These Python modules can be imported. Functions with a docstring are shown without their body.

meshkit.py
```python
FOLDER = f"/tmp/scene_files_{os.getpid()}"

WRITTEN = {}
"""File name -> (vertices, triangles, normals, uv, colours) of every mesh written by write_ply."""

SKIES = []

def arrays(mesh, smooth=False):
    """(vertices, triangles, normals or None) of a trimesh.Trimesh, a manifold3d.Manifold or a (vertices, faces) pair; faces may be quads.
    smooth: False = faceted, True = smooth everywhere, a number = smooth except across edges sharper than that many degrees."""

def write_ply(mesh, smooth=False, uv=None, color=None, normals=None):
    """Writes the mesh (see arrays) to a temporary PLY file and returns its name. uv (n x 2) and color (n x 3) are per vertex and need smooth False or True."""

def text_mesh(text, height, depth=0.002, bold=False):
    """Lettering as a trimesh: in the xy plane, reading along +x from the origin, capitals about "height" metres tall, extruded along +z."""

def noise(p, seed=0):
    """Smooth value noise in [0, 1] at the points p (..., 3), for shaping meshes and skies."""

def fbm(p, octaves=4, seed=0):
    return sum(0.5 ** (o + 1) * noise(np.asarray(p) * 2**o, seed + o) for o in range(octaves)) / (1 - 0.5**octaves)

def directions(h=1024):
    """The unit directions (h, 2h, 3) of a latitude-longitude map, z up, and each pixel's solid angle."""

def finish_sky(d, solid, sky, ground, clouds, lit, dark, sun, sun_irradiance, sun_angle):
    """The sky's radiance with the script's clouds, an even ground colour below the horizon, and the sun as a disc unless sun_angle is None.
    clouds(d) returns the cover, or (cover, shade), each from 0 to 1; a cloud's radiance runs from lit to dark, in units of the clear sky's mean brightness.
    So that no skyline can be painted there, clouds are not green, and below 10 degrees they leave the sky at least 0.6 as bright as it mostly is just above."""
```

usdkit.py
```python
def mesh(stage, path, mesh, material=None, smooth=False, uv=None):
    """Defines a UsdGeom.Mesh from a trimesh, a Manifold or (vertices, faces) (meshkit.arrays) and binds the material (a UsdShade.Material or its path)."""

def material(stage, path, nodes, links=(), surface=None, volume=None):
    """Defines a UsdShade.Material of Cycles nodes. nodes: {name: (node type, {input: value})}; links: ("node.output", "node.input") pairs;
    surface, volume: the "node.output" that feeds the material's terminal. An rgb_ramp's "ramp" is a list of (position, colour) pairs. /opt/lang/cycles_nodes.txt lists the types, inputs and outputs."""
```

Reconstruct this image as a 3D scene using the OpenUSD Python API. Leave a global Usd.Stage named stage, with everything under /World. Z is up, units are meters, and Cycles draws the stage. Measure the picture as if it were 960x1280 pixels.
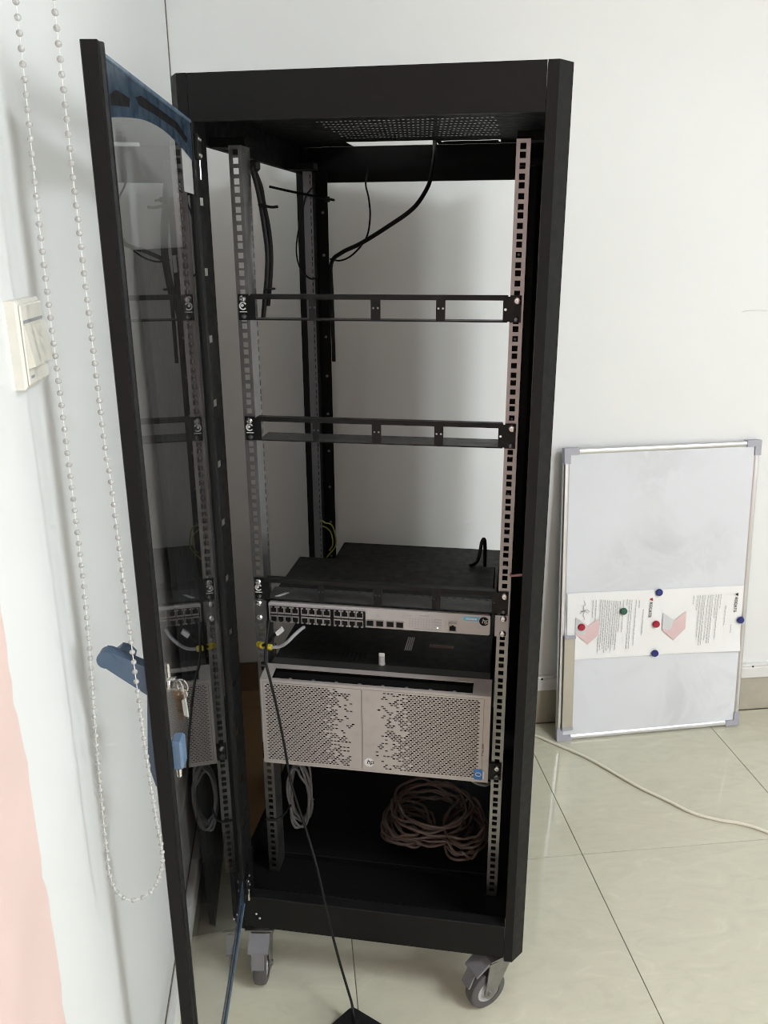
import math, random
import numpy as np, trimesh, manifold3d as m3
from shapely.geometry import Polygon, LineString, box as sbox, Point
from shapely.ops import unary_union
import shapely.affinity as aff
import usdkit, meshkit
from pxr import Usd, UsdGeom, UsdLux, UsdShade, Gf, Sdf

random.seed(7); rng = np.random.default_rng(7)
stage = Usd.Stage.CreateInMemory()
UsdGeom.SetStageUpAxis(stage, UsdGeom.Tokens.z); UsdGeom.SetStageMetersPerUnit(stage, 1.0)
UsdGeom.Xform.Define(stage, '/World'); UsdGeom.Scope.Define(stage, '/World/Looks')

# ------------------------------------------------------------------ camera
CAM = np.array([-0.68279, -1.68817, 1.48076])
R_ = (0.99403767, -0.10893109, -0.00480856); U_ = (0.0381072, 0.30574706, 0.95134987); F_ = (0.10216137, 0.94586085, -0.30807516)
cam = UsdGeom.Camera.Define(stage, '/World/camera')
cam.AddTransformOp().Set(Gf.Matrix4d(R_[0], R_[1], R_[2], 0, U_[0], U_[1], U_[2], 0, -F_[0], -F_[1], -F_[2], 0, CAM[0], CAM[1], CAM[2], 1))
cam.CreateHorizontalApertureAttr(36.0); cam.CreateVerticalApertureAttr(48.0)
cam.CreateFocalLengthAttr(36.0 * 1048.0 / 960.0); cam.CreateClippingRangeAttr(Gf.Vec2f(0.02, 60))
cam.CreateExposureAttr(0.35)

# ------------------------------------------------------------------ lights (one ceiling panel as main light, fill from two added windows)
ADDED_WIN = dict(x0=1.0, x1=2.0, z0=1.0, z1=2.3)
XL, XR, YB, YF, ZC = -0.95, 2.75, 0.613, -3.45, 2.75
dome = UsdLux.DomeLight.Define(stage, '/World/sky'); dome.CreateIntensityAttr(0.25); dome.CreateColorAttr(Gf.Vec3f(0.85, 0.93, 1.0))
def rect_light(name, loc, rx, w, h, inten, col, rz=0.0):
    l = UsdLux.RectLight.Define(stage, '/World/' + name)
    l.AddTranslateOp().Set(Gf.Vec3d(*loc)); l.AddRotateZOp().Set(rz); l.AddRotateXOp().Set(rx)
    l.CreateWidthAttr(w); l.CreateHeightAttr(h); l.CreateIntensityAttr(inten); l.CreateColorAttr(Gf.Vec3f(*col)); return l
rect_light('added_window_fill', ((ADDED_WIN['x0']+ADDED_WIN['x1'])/2, YF-0.13, (ADDED_WIN['z0']+ADDED_WIN['z1'])/2), 90, ADDED_WIN['x1']-ADDED_WIN['x0']-.04, ADDED_WIN['z1']-ADDED_WIN['z0']-.04, 4.0, (0.93, 0.985, 1.0))  # added fill light, set in a made-up front wall window
ADDED_WIN2 = dict(y0=-3.35, y1=-2.45, z0=1.0, z1=2.3)
rect_light('added_side_window_fill', (XR+.13, (ADDED_WIN2['y0']+ADDED_WIN2['y1'])/2, (ADDED_WIN2['z0']+ADDED_WIN2['z1'])/2), 90, ADDED_WIN2['y1']-ADDED_WIN2['y0']-.04, ADDED_WIN2['z1']-ADDED_WIN2['z0']-.04, 18.0, (0.93, 0.985, 1.0), 90.0)  # second added fill light, in a made-up window of the right wall
LAMPS = [(0.95, -1.90)]
LAMP_I = 37.0

# ------------------------------------------------------------------ helpers
T = usdkit
LOOK = {}
def mat(name, nodes, links, surface='p.BSDF'):
    LOOK[name] = usdkit.material(stage, '/World/Looks/' + name, nodes, links, surface=surface); return LOOK[name]
def pm(name, col, rough=0.5, metal=0.0, var=0.06, scale=40.0, bump=0.0, bscale=300.0, spec=0.5, rvar=0.08, coat=0.0, **kw):
    """a principled surface with a little procedural variation of tone, gloss and relief"""
    c = np.array(col, float)
    n = {'tc': ('texture_coordinate', {}), 'n': ('noise_texture', {'scale': scale, 'detail': 3.0}),
         'r': ('rgb_ramp', {'ramp': [(0.3, tuple(np.clip(c*(1-var), 0, 1))), (0.7, tuple(np.clip(c*(1+var), 0, 1)))]}),
         'mr': ('map_range', {'from_min': 0.3, 'from_max': 0.7, 'to_min': max(rough-rvar, .02), 'to_max': min(rough+rvar, 1)}),
         'p': ('principled_bsdf', {'metallic': metal, 'specular_ior_level': spec, 'coat_weight': coat, **kw})}
    l = [('tc.object', 'n.vector'), ('n.fac', 'r.fac'), ('r.color', 'p.base_color'), ('n.fac', 'mr.value'), ('mr.result', 'p.roughness')]
    if bump:
        n['b'] = ('noise_texture', {'scale': bscale, 'detail': 2.0}); n['bu'] = ('bump', {'strength': bump, 'distance': 0.001})
        l += [('tc.object', 'b.vector'), ('b.fac', 'bu.height'), ('bu.normal', 'p.normal')]
    return mat(name, n, l)

pm('wall_paint', (0.79, 0.80, 0.79), 0.62, var=0.012, scale=3.0, bump=0.10, bscale=90)
pm('wall_side_paint', (0.79, 0.80, 0.79), 0.62, var=0.012, scale=3.0, bump=0.14, bscale=70)
pm('pink_paint', (0.77, 0.59, 0.545), 0.6, var=0.05, scale=6.0, bump=0.15, bscale=60)
pm('pink_wall_paint', (0.70, 0.54, 0.51), 0.6, var=0.03, scale=3.0)
pm('ceiling_paint', (0.80, 0.80, 0.78), 0.8, var=0.01, scale=3.0)
pm('black_powder', (0.0060, 0.0060, 0.0061), 0.52, var=0.08, scale=60, bump=0.04, bscale=900, spec=0.2)
pm('black_steel', (0.0055, 0.0055, 0.0058), 0.42, var=0.12, scale=60, spec=0.25)
pm('black_plastic', (0.010, 0.010, 0.010), 0.45, var=0.1, scale=60)
pm('case_black', (0.0075, 0.0072, 0.0070), 0.5, var=0.1, scale=60, spec=0.2)
pm('tray_grey', (0.040, 0.040, 0.040), 0.4, var=0.1, scale=60)
pm('panel_grey', (0.030, 0.030, 0.031), 0.5, var=0.1, scale=40, spec=0.3)
pm('lid_grey', (0.030, 0.029, 0.027), 0.4, var=0.1, scale=60)
pm('socket_black', (0.004, 0.004, 0.004), 0.6, var=0.1, scale=60, spec=0.2)
pm('dark_slot', (0.003, 0.003, 0.003), 0.8, var=0.0, spec=0.1)
pm('zinc', (0.31, 0.305, 0.305), 0.36, metal=1.0, var=0.05, scale=30, rvar=.03)
pm('dull_zinc', (0.20, 0.20, 0.21), 0.42, metal=1.0, var=0.08, scale=30, rvar=.03)
pm('black_matte', (0.0045, 0.0044, 0.0044), 0.6, var=0.1, scale=60, spec=0.15)
pm('chrome', (0.72, 0.72, 0.72), 0.22, metal=1.0, var=0.05)
pm('brass', (0.62, 0.45, 0.30), 0.32, metal=1.0, var=0.08)
pm('aluminium', (0.62, 0.62, 0.635), 0.34, metal=1.0, var=0.02, scale=6, rvar=.02)
pm('tray_aluminium', (0.50, 0.475, 0.40), 0.40, metal=0.7, var=0.03, scale=10)
pm('server_silver', (0.40, 0.365, 0.345), 0.42, metal=0.25, var=0.04, scale=50)
pm('switch_silver', (0.42, 0.40, 0.395), 0.42, metal=0.25, var=0.03, scale=50)
pm('port_metal', (0.36, 0.34, 0.33), 0.35, metal=0.8, var=0.05)
pm('corner_grey', (0.38, 0.38, 0.43), 0.45, var=0.03)
pm('board_white', (0.70, 0.715, 0.735), 0.16, var=0.045, scale=5.0, rvar=0.06)
pm('paper', (0.84, 0.84, 0.83), 0.75, var=0.01, scale=8)
pm('ink', (0.045, 0.045, 0.05), 0.8, var=0.05)
pm('ink_grey', (0.30, 0.30, 0.31), 0.8, var=0.05)
pm('ink_red', (0.35, 0.04, 0.04), 0.8, var=0.05)
pm('print_grey', (0.62, 0.63, 0.63), 0.75, var=0.02)
pm('print_pink', (0.72, 0.53, 0.53), 0.75, var=0.03)
pm('magnet_blue', (0.012, 0.022, 0.17), 0.32, var=0.05)
pm('magnet_red', (0.36, 0.008, 0.03), 0.32, var=0.05)
pm('magnet_green', (0.015, 0.09, 0.055), 0.32, var=0.05)
pm('handle_blue', (0.070, 0.112, 0.175), 0.4, var=0.05)
pm('lock_blue', (0.11, 0.18, 0.28), 0.4, var=0.05)
pm('print_blue', (0.026, 0.045, 0.070), 0.3, var=0.05)
pm('edge_blue', (0.10, 0.155, 0.215), 0.3, var=0.05)
pm('caster_grey', (0.16, 0.155, 0.165), 0.45, var=0.05)
pm('tyre_grey', (0.085, 0.078, 0.078), 0.6, var=0.08)
pm('hub_grey', (0.42, 0.42, 0.43), 0.4, var=0.05)
pm('cable_black', (0.008, 0.0076, 0.0076), 0.5, var=0.08, spec=0.2)
pm('cable_grey', (0.30, 0.30, 0.32), 0.45, var=0.05)
pm('cable_dim', (0.14, 0.137, 0.135), 0.5, var=0.06)
pm('cable_brown', (0.115, 0.08, 0.065), 0.5, var=0.08)
pm('cable_pink', (0.45, 0.22, 0.20), 0.5, var=0.06)
pm('cable_white', (0.74, 0.70, 0.58), 0.5, var=0.03)
pm('cable_yg', (0.36, 0.36, 0.06), 0.5, var=0.15)
pm('boot_yellow', (0.62, 0.50, 0.03), 0.45, var=0.05)
pm('plug_clear', (0.55, 0.55, 0.55), 0.25, var=0.05)
pm('label_white', (0.60, 0.60, 0.58), 0.6, var=0.03)
pm('label_brown', (0.16, 0.07, 0.04), 0.5, var=0.1)
pm('label_blue', (0.12, 0.42, 0.62), 0.5, var=0.04)
pm('sticker_blue', (0.03, 0.16, 0.42), 0.35, var=0.04)
pm('label_dim', (0.02, 0.02, 0.02), 0.5)
pm('sticker_grey', (0.40, 0.40, 0.39), 0.5, var=0.03)
pm('cardboard', (0.13, 0.075, 0.032), 0.85, var=0.1, scale=25, bump=0.1)
pm('cream_plastic', (0.74, 0.72, 0.65), 0.35, var=0.02)
pm('cream_rocker', (0.72, 0.70, 0.62), 0.3, var=0.02)
pm('trunk_white', (0.74, 0.735, 0.71), 0.4, var=0.02)
pm('grout', (0.16, 0.14, 0.11), 0.9, var=0.1)
pm('skirt_tile', (0.42, 0.395, 0.31), 0.25, var=0.06, scale=14)
pm('wood_dark', (0.10, 0.06, 0.03), 0.4)
mat('clear_bead', {'p': ('principled_bsdf', {'base_color': (0.72, 0.72, 0.70), 'roughness': 0.10, 'transmission_weight': 0.6, 'ior': 1.45})}, [])
pm('bead_cord', (0.74, 0.74, 0.72), 0.5, var=0.02)
mat('led_lit', {'e': ('emission', {'color': (0.9, 1.0, 0.8), 'strength': 2.5})}, [], surface='e.emission')
mat('lamp_diffuser', {'e': ('emission', {'color': (0.915, 0.98, 1.03), 'strength': LAMP_I})}, [], surface='e.emission')
def glass(name, tint):
    mat(name, {'t': ('transparent_bsdf', {'color': tint}), 'g': ('glossy_bsdf', {'color': (0.9, 0.93, 0.97), 'roughness': 0.012}), 'f': ('fresnel', {'IOR': 1.7}), 'ge': ('geometry', {}),
               'inv': ('math', {'math_type': 'subtract', 'value1': 1.0}), 'mu': ('math', {'math_type': 'multiply'}),
               'm': ('mix_closure', {})}, [('ge.backfacing', 'inv.value2'), ('f.fac', 'mu.value1'), ('inv.value', 'mu.value2'), ('mu.value', 'm.fac'), ('t.BSDF', 'm.closure1'), ('g.BSDF', 'm.closure2')], surface='m.closure')
glass('smoked_glass', (0.93, 0.93, 0.93)); glass('added_window_glass', (0.97, 0.98, 0.98))
def tile_mat(name, c):
    c = np.array(c)
    mat(name, {'tc': ('texture_coordinate', {}), 'g': ('geometry', {}), 'mp': ('mapping', {'scale': (1.0, 2.2, 1.0), 'rotation': (0, 0, 0.5)}),
               'n': ('noise_texture', {'scale': 9.0, 'detail': 6.0, 'roughness': 0.62, 'distortion': 1.6}), 'n2': ('noise_texture', {'scale': 2.2, 'detail': 3.0}),
               'r': ('rgb_ramp', {'ramp': [(0.30, tuple(c*0.93)), (0.5, tuple(c)), (0.60, tuple(c*1.02)), (0.68, tuple(c*1.075))]}),
               'r2': ('rgb_ramp', {'ramp': [(0.3, (0.95, 0.95, 0.94)), (0.7, (1.0, 1.0, 1.0))]}), 'm': ('mix', {'mix_type': 'multiply', 'fac': 1.0}),
               'w': ('noise_texture', {'scale': 3.0, 'detail': 1.0}), 'bu': ('bump', {'strength': 0.05, 'distance': 0.01}),
               'p': ('principled_bsdf', {'roughness': 0.06, 'specular_ior_level': 0.55})},
        [('g.position', 'mp.vector'), ('mp.vector', 'n.vector'), ('g.position', 'n2.vector'), ('n.fac', 'r.fac'), ('n2.fac', 'r2.fac'),
         ('r.color', 'm.color1'), ('r2.color', 'm.color2'), ('m.color', 'p.base_color'), ('g.position', 'w.vector'), ('w.fac', 'bu.height'), ('bu.normal', 'p.normal')])
for k, s in enumerate((1.0, 0.985, 1.015)): tile_mat('floor_tile_%d' % k, np.array((0.60, 0.575, 0.455))*s)
# whiteboard surface: wiped-marker smudges are real marks on it
mat('board_surface', {'tc': ('texture_coordinate', {}), 'n': ('noise_texture', {'scale': 4.2, 'detail': 7.0, 'roughness': 0.6, 'distortion': 0.9}), 'n2': ('noise_texture', {'scale': 2.2, 'detail': 2.0}),
                      'r': ('rgb_ramp', {'ramp': [(0.42, (0.70, 0.72, 0.755)), (0.50, (0.635, 0.65, 0.68)), (0.56, (0.67, 0.685, 0.715)), (0.64, (0.60, 0.615, 0.645))]}),
                      'r2': ('rgb_ramp', {'ramp': [(0.42, (0, 0, 0)), (0.58, (1, 1, 1))]}), 'm': ('mix', {'color1': (0.70, 0.72, 0.755)}),
                      'p': ('principled_bsdf', {'roughness': 0.17})},
    [('tc.object', 'n.vector'), ('tc.object', 'n2.vector'), ('n.fac', 'r.fac'), ('n2.fac', 'r2.fac'), ('r2.color', 'm.fac'), ('r.color', 'm.color2'), ('m.color', 'p.base_color')])

used = {}
def numbered(path):
    n = used.get(path, 0); used[path] = n + 1
    return path if n == 0 else '%s_%03d' % (path, n)
def cat(*ms):
    L = []
    for m in ms: L += list(m) if isinstance(m, (list, tuple)) else [m]
    return trimesh.util.concatenate(L)
def setd(prim, **k):
    for a, b in k.items():
        if b: prim.SetCustomDataByKey(a, b)
BASE = {}
def obj(name, mesh, material, parent=None, smooth=32, label=None, category=None, group=None, kind=None):
    """one Mesh prim; vertices are given in the thing's frame (rack or room) and stored relative to the thing's base"""
    root = parent or '/World'
    path = numbered(root + '/' + name)
    if isinstance(mesh, (list, tuple)): mesh = cat(mesh)
    top = '/'.join(path.split('/')[:3])
    b = BASE.get(top)
    mesh = mesh.copy()
    if b is not None: mesh.apply_translation(-b)
    m = usdkit.mesh(stage, path, mesh, LOOK[material], smooth=smooth)
    setd(m.GetPrim(), label=label, category=category, group=group, kind=kind)
    return path
TH = 0.2699951436259268; C_, S_ = math.cos(TH), math.sin(TH); O_ = np.array([0.453150, 0.379220, 0.0])
MR = np.array([[C_, S_, 0], [-S_, C_, 0], [0, 0, 1]])
def RK(P): return MR @ (np.asarray(P, float) - O_)          # rack frame -> room
def thing(name, label, category, base=(0, 0, 0), frame='rack', group=None, rotz=0.0, rotx=0.0):
    path = numbered('/World/' + name)
    x = UsdGeom.Xform.Define(stage, path)
    base = np.asarray(base, float)
    if frame == 'rack':
        x.AddTranslateOp().Set(Gf.Vec3d(*map(float, RK(base)))); x.AddRotateZOp().Set(-math.degrees(TH)); BASE[path] = base
    elif frame == 'room':
        x.AddTranslateOp().Set(Gf.Vec3d(*map(float, base))); BASE[path] = base
    setd(x.GetPrim(), label=label, category=category, group=group)
    return path

# --- shapes
def hull(P): return trimesh.Trimesh(np.asarray(P, float), process=False).convex_hull
def bx(x0, x1, y0, y1, z0, z1, c=0.0):
    x0, x1 = min(x0, x1), max(x0, x1); y0, y1 = min(y0, y1), max(y0, y1); z0, z1 = min(z0, z1), max(z0, z1)
    if c <= 0: return trimesh.creation.box(bounds=[(x0, y0, z0), (x1, y1, z1)])
    P = []
    for sx in (0, 1):
        for sy in (0, 1):
            for sz in (0, 1):
                q = np.array([(x0, x1)[sx], (y0, y1)[sy], (z0, z1)[sz]]); d = np.array([1-2*sx, 1-2*sy, 1-2*sz])*c
                P += [q+d*(1, 1, 0), q+d*(1, 0, 1), q+d*(0, 1, 1)]
    return hull(P)
def prism(poly, a0, a1, axis):
    """extrude a polygon: axis y: poly is (x,z); axis x: (y,z); axis z: (x,y)"""
    out = []
    for g in getattr(poly, 'geoms', [poly]):
        if g.is_empty: continue
        m = trimesh.creation.extrude_polygon(g, a1-a0, engine='earcut'); v = m.vertices.copy()
        if axis == 'z': m.vertices = np.c_[v[:, 0], v[:, 1], v[:, 2]+a0]
        elif axis == 'x': m.vertices = np.c_[v[:, 2]+a0, v[:, 0], v[:, 1]]
        else: m.vertices = np.c_[v[:, 0], v[:, 2]+a0, v[:, 1]]; m.invert()
        out.append(m)
    return trimesh.util.concatenate(out)
def spline(P, n=6, closed=False):
    P = np.asarray(P, float); N = len(P); out = []
    for i in range(N if closed else N-1):
        g = lambda k: P[(i+k) % N] if closed else P[min(max(i+k, 0), N-1)]
        a, b, c, d = g(-1), g(0), g(1), g(2)
        for t in np.linspace(0, 1, n, endpoint=False):
            out.append(0.5*((2*b)+(-a+c)*t+(2*a-5*b+4*c-d)*t*t+(-a+3*b-3*c+d)*t**3))
    if not closed: out.append(P[-1])
    return np.array(out)
def tube(P, r, seg=8, n=6, closed=False, flat=None):
    P = spline(P, n, closed) if n > 1 else np.asarray(P, float)
    N = len(P)
    Tn = (np.roll(P, -1, 0)-np.roll(P, 1, 0)) if closed else np.gradient(P, axis=0)
    Tn /= np.linalg.norm(Tn, axis=1, keepdims=True)+1e-12
    u = np.cross(Tn[0], (0, 0, 1.0)); u = u if np.linalg.norm(u) > .1 else np.cross(Tn[0], (1.0, 0, 0)); u /= np.linalg.norm(u)
    V = []; a = np.linspace(0, 2*np.pi, seg, endpoint=False); r2 = flat if flat else r
    for i in range(N):
        u = u-Tn[i]*(u@Tn[i]); u /= np.linalg.norm(u); w = np.cross(Tn[i], u)
        V.append(P[i]+r*np.cos(a)[:, None]*u+r2*np.sin(a)[:, None]*w)
    V = np.array(V).reshape(-1, 3); Fc = []
    for i in range(N if closed else N-1):
        j = (i+1) % N
        for k in range(seg):
            l = (k+1) % seg
            Fc += [(i*seg+k, i*seg+l, j*seg+l), (i*seg+k, j*seg+l, j*seg+k)]
    if not closed:
        c0, c1 = len(V), len(V)+1; V = np.vstack([V, P[0], P[-1]])
        for k in range(seg):
            l = (k+1) % seg
            Fc += [(c0, l, k), (c1, (N-1)*seg+k, (N-1)*seg+l)]
    m = trimesh.Trimesh(V, Fc, process=False)
    if m.volume < 0: m.invert()
    return m
def cyl(p0, p1, r, seg=20, r1=None):
    p0, p1 = np.asarray(p0, float), np.asarray(p1, float)
    m = trimesh.creation.revolve(np.array([(0, 0), (r, 0), (r1 or r, np.linalg.norm(p1-p0)), (0, np.linalg.norm(p1-p0))]), sections=seg)
    m.apply_transform(trimesh.geometry.align_vectors((0, 0, 1), p1-p0)); m.apply_translation(p0); return m
def lathe(prof, p0, axis, seg=24):
    m = trimesh.creation.revolve(np.array(prof, float), sections=seg)
    m.apply_transform(trimesh.geometry.align_vectors((0, 0, 1), axis)); m.apply_translation(p0)
    if m.volume < 0: m.invert()
    return m
def union(*ms):
    M = None
    for m in ms:
        k = m3.Manifold(m3.Mesh(np.asarray(m.vertices, np.float32), np.asarray(m.faces, np.uint32)))
        M = k if M is None else M+k
    q = M.to_mesh(); return trimesh.Trimesh(np.array(q.vert_properties[:, :3], float), np.array(q.tri_verts), process=False)
def wmerge(m):
    m = m.copy(); m.merge_vertices(digits_vertex=7); return m
def text(s, h, origin, right, up, depth=0.0004, bold=False, italic=0.0):
    """lettering on a plane: origin = left end of the baseline, right and up unit vectors; stands out along right x up"""
    m = meshkit.text_mesh(s, h, depth, bold); v = m.vertices.copy(); v[:, 0] += v[:, 1]*italic
    right, up = np.asarray(right, float), np.asarray(up, float); n = np.cross(right, up)
    m.vertices = np.asarray(origin)+v[:, :1]*right+v[:, 1:2]*up+v[:, 2:3]*n; return m
def screw(p, nrm, r=0.0065, h=0.004):
    p, nrm = np.asarray(p, float), np.asarray(nrm, float)
    m = lathe([(0, 0), (r, 0), (r, h*.45), (r*.72, h*.9), (r*.35, h), (r*.3, h*.55), (0, h*.5)], p, nrm, 16)
    return m

# ================================================================== THE SETTING
def struct(name, mesh, m, parent=None, **k):
    return obj(name, mesh, m, parent, kind='structure' if parent is None else None, **k)
W = 0.12
struct('wall_back', bx(XL-W, XR+W, YB, YB+W, 0, ZC), 'wall_paint')
struct('wall_left', bx(XL-W, XL, YF, YB, 0, ZC), 'wall_side_paint')
struct('wall_right', prism(sbox(YF, 0, YB, ZC).difference(sbox(ADDED_WIN2['y0'], ADDED_WIN2['z0'], ADDED_WIN2['y1'], ADDED_WIN2['z1'])), XR, XR+W, 'x'), 'wall_paint')
wf = sbox(XL-W, 0, XR+W, ZC).difference(sbox(ADDED_WIN['x0'], ADDED_WIN['z0'], ADDED_WIN['x1'], ADDED_WIN['z1']))
struct('wall_front', prism(wf, YF-W, YF, 'y'), 'pink_wall_paint')
struct('ceiling', bx(XL-W, XR+W, YF-W, YB+W, ZC, ZC+.1), 'ceiling_paint')
# added window behind the camera, unseen, made to carry fill light: frame, mullion, pane
struct('trim_4', bx(XL, XL+.0025, YB-.0025, YB, .172, ZC-.001), 'grout')      # dark open joint in the corner of the two walls
wn = numbered('/World/added_window_1'); UsdGeom.Xform.Define(stage, wn); setd(stage.GetPrimAtPath(wn), kind='structure')
o = sbox(ADDED_WIN['x0'], ADDED_WIN['z0'], ADDED_WIN['x1'], ADDED_WIN['z1'])
obj('added_window_frame', prism(o.difference(o.buffer(-.045, join_style=2)).union(sbox(1.48, ADDED_WIN['z0'], 1.52, ADDED_WIN['z1'])), YF-.08, YF-.03, 'y'), 'trunk_white', wn)
obj('pane', bx(ADDED_WIN['x0']+.04, ADDED_WIN['x1']-.04, YF-.058, YF-.054, ADDED_WIN['z0']+.04, ADDED_WIN['z1']-.04), 'added_window_glass', wn)
wn = numbered('/World/added_window_2'); UsdGeom.Xform.Define(stage, wn); setd(stage.GetPrimAtPath(wn), kind='structure')  # added side window, out of view, made for the second fill light
o = sbox(ADDED_WIN2['y0'], ADDED_WIN2['z0'], ADDED_WIN2['y1'], ADDED_WIN2['z1']); ym = (ADDED_WIN2['y0']+ADDED_WIN2['y1'])/2
obj('added_window_frame', prism(o.difference(o.buffer(-.045, join_style=2)).union(sbox(ym-.02, ADDED_WIN2['z0'], ym+.02, ADDED_WIN2['z1'])), XR+.03, XR+.08, 'x'), 'trunk_white', wn)
obj('pane', bx(XR+.054, XR+.058, ADDED_WIN2['y0']+.04, ADDED_WIN2['y1']-.04, ADDED_WIN2['z0']+.04, ADDED_WIN2['z1']-.04), 'added_window_glass', wn)
# pink paint on the near part of the left wall, with a ragged edge
ys = np.arange(0.0, ZC, 0.018); e = -0.972 + 0.004*(meshkit.noise(np.c_[ys*9, ys*0, ys*0])-.5)*2 + 0.010*(meshkit.noise(np.c_[ys*60, ys*0+3, ys*0])-.5)**3*8
pk = Polygon([(YF, 0.0)] + [(-e_, z) if False else (e_, z) for e_, z in zip(e, ys)] + [(e[-1], ZC), (YF, ZC)])
struct('trim_1', prism(pk.buffer(0), XL, XL+.0015, 'x'), 'pink_paint', label=None)
# skirting tiles and white cable trunking
fl = numbered('/World/baseboard_back'); UsdGeom.Xform.Define(stage, fl); setd(stage.GetPrimAtPath(fl), kind='structure')
x = XL
while x < XR:
    x1 = min(x+.598, XR); obj('skirting_tile', bx(x, x1, YB-.009, YB, 0, .119, .0012), 'skirt_tile', fl); x += .6
fl = numbered('/World/baseboard_left'); UsdGeom.Xform.Define(stage, fl); setd(stage.GetPrimAtPath(fl), kind='structure')
y = YF
while y < YB-.02:
    y1 = min(y+.598, YB-.01); obj('skirting_tile', bx(XL, XL+.009, y, y1, 0, .119, .0012), 'skirt_tile', fl); y += .6
def trunk_profile(): return Polygon([(0, .1215), (.016, .1215), (.018, .1235), (.018, .158), (.0165, .160), (.0165, .163), (.018, .165), (.018, .169), (.016, .171), (0, .171)])
t = struct('trim_2', prism(aff.scale(trunk_profile(), -1, 1, origin=(0, 0)), 0, XR-XL-.02, 'x'), 'trunk_white')
v = stage.GetPrimAtPath(t); UsdGeom.Xformable(v).AddTranslateOp().Set(Gf.Vec3d(XL+.02, YB, 0))
for xx in (.062, .762, .40, 1.3): obj('screw', screw((xx-XL-.02, -.018, .1635), (0, -1, 0), .003, .002), 'dark_slot', t)
obj('joint_line', bx(0, XR-XL-.02, -.010, 0, .1195, .1213), 'grout', t)
t = struct('trim_3', prism(trunk_profile(), 0, YB-YF-.02, 'y'), 'trunk_white')
UsdGeom.Xformable(stage.GetPrimAtPath(t)).AddTranslateOp().Set(Gf.Vec3d(XL, YF, 0))
# floor: tiles laid with open joints on a grout bed
obj('joint_line', bx(.0, YB-YF-.02, 0, .004, .1712, .1732) if False else bx(0, .0025, 0, YB-YF-.02, .1712, .1738), 'grout', t)
fl = numbered('/World/floor'); UsdGeom.Xform.Define(stage, fl); setd(stage.GetPrimAtPath(fl), kind='structure')
obj('grout_bed', bx(XL-W, XR+W, YF-W, YB+W, -.06, -.0025), 'grout', fl)
k = 0
for i in range(-2, 5):
    for j in range(-6, 2):
        x0, x1, y0, y1 = max(.6*i, XL)+.0008, min(.6*i+.6, XR)-.0008, max(.6*j, YF)+.0008, min(.6*j+.6, YB)-.0008
        if x1-x0 < .02 or y1-y0 < .02: continue
        obj('floor_tile', bx(x0, x1, y0, y1, -.0024, 0.0, .0006), 'floor_tile_%d' % ((i*5+j*3) % 3), fl, smooth=False); k += 1
for lx, ly in LAMPS:
    t = thing('ceiling_lamp', 'white framed square light panel on the ceiling behind the photographer', 'ceiling light', (lx, ly, ZC-.035), 'room')
    q = sbox(lx-.32, ly-.32, lx+.32, ly+.32)
    obj('lamp_frame', prism(q.difference(q.buffer(-.02, join_style=2)), ZC-.035, ZC, 'z'), 'trunk_white', t)
    obj('diffuser', bx(lx-.30, lx+.30, ly-.30, ly+.30, ZC-.028, ZC-.022), 'lamp_diffuser', t)

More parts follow.
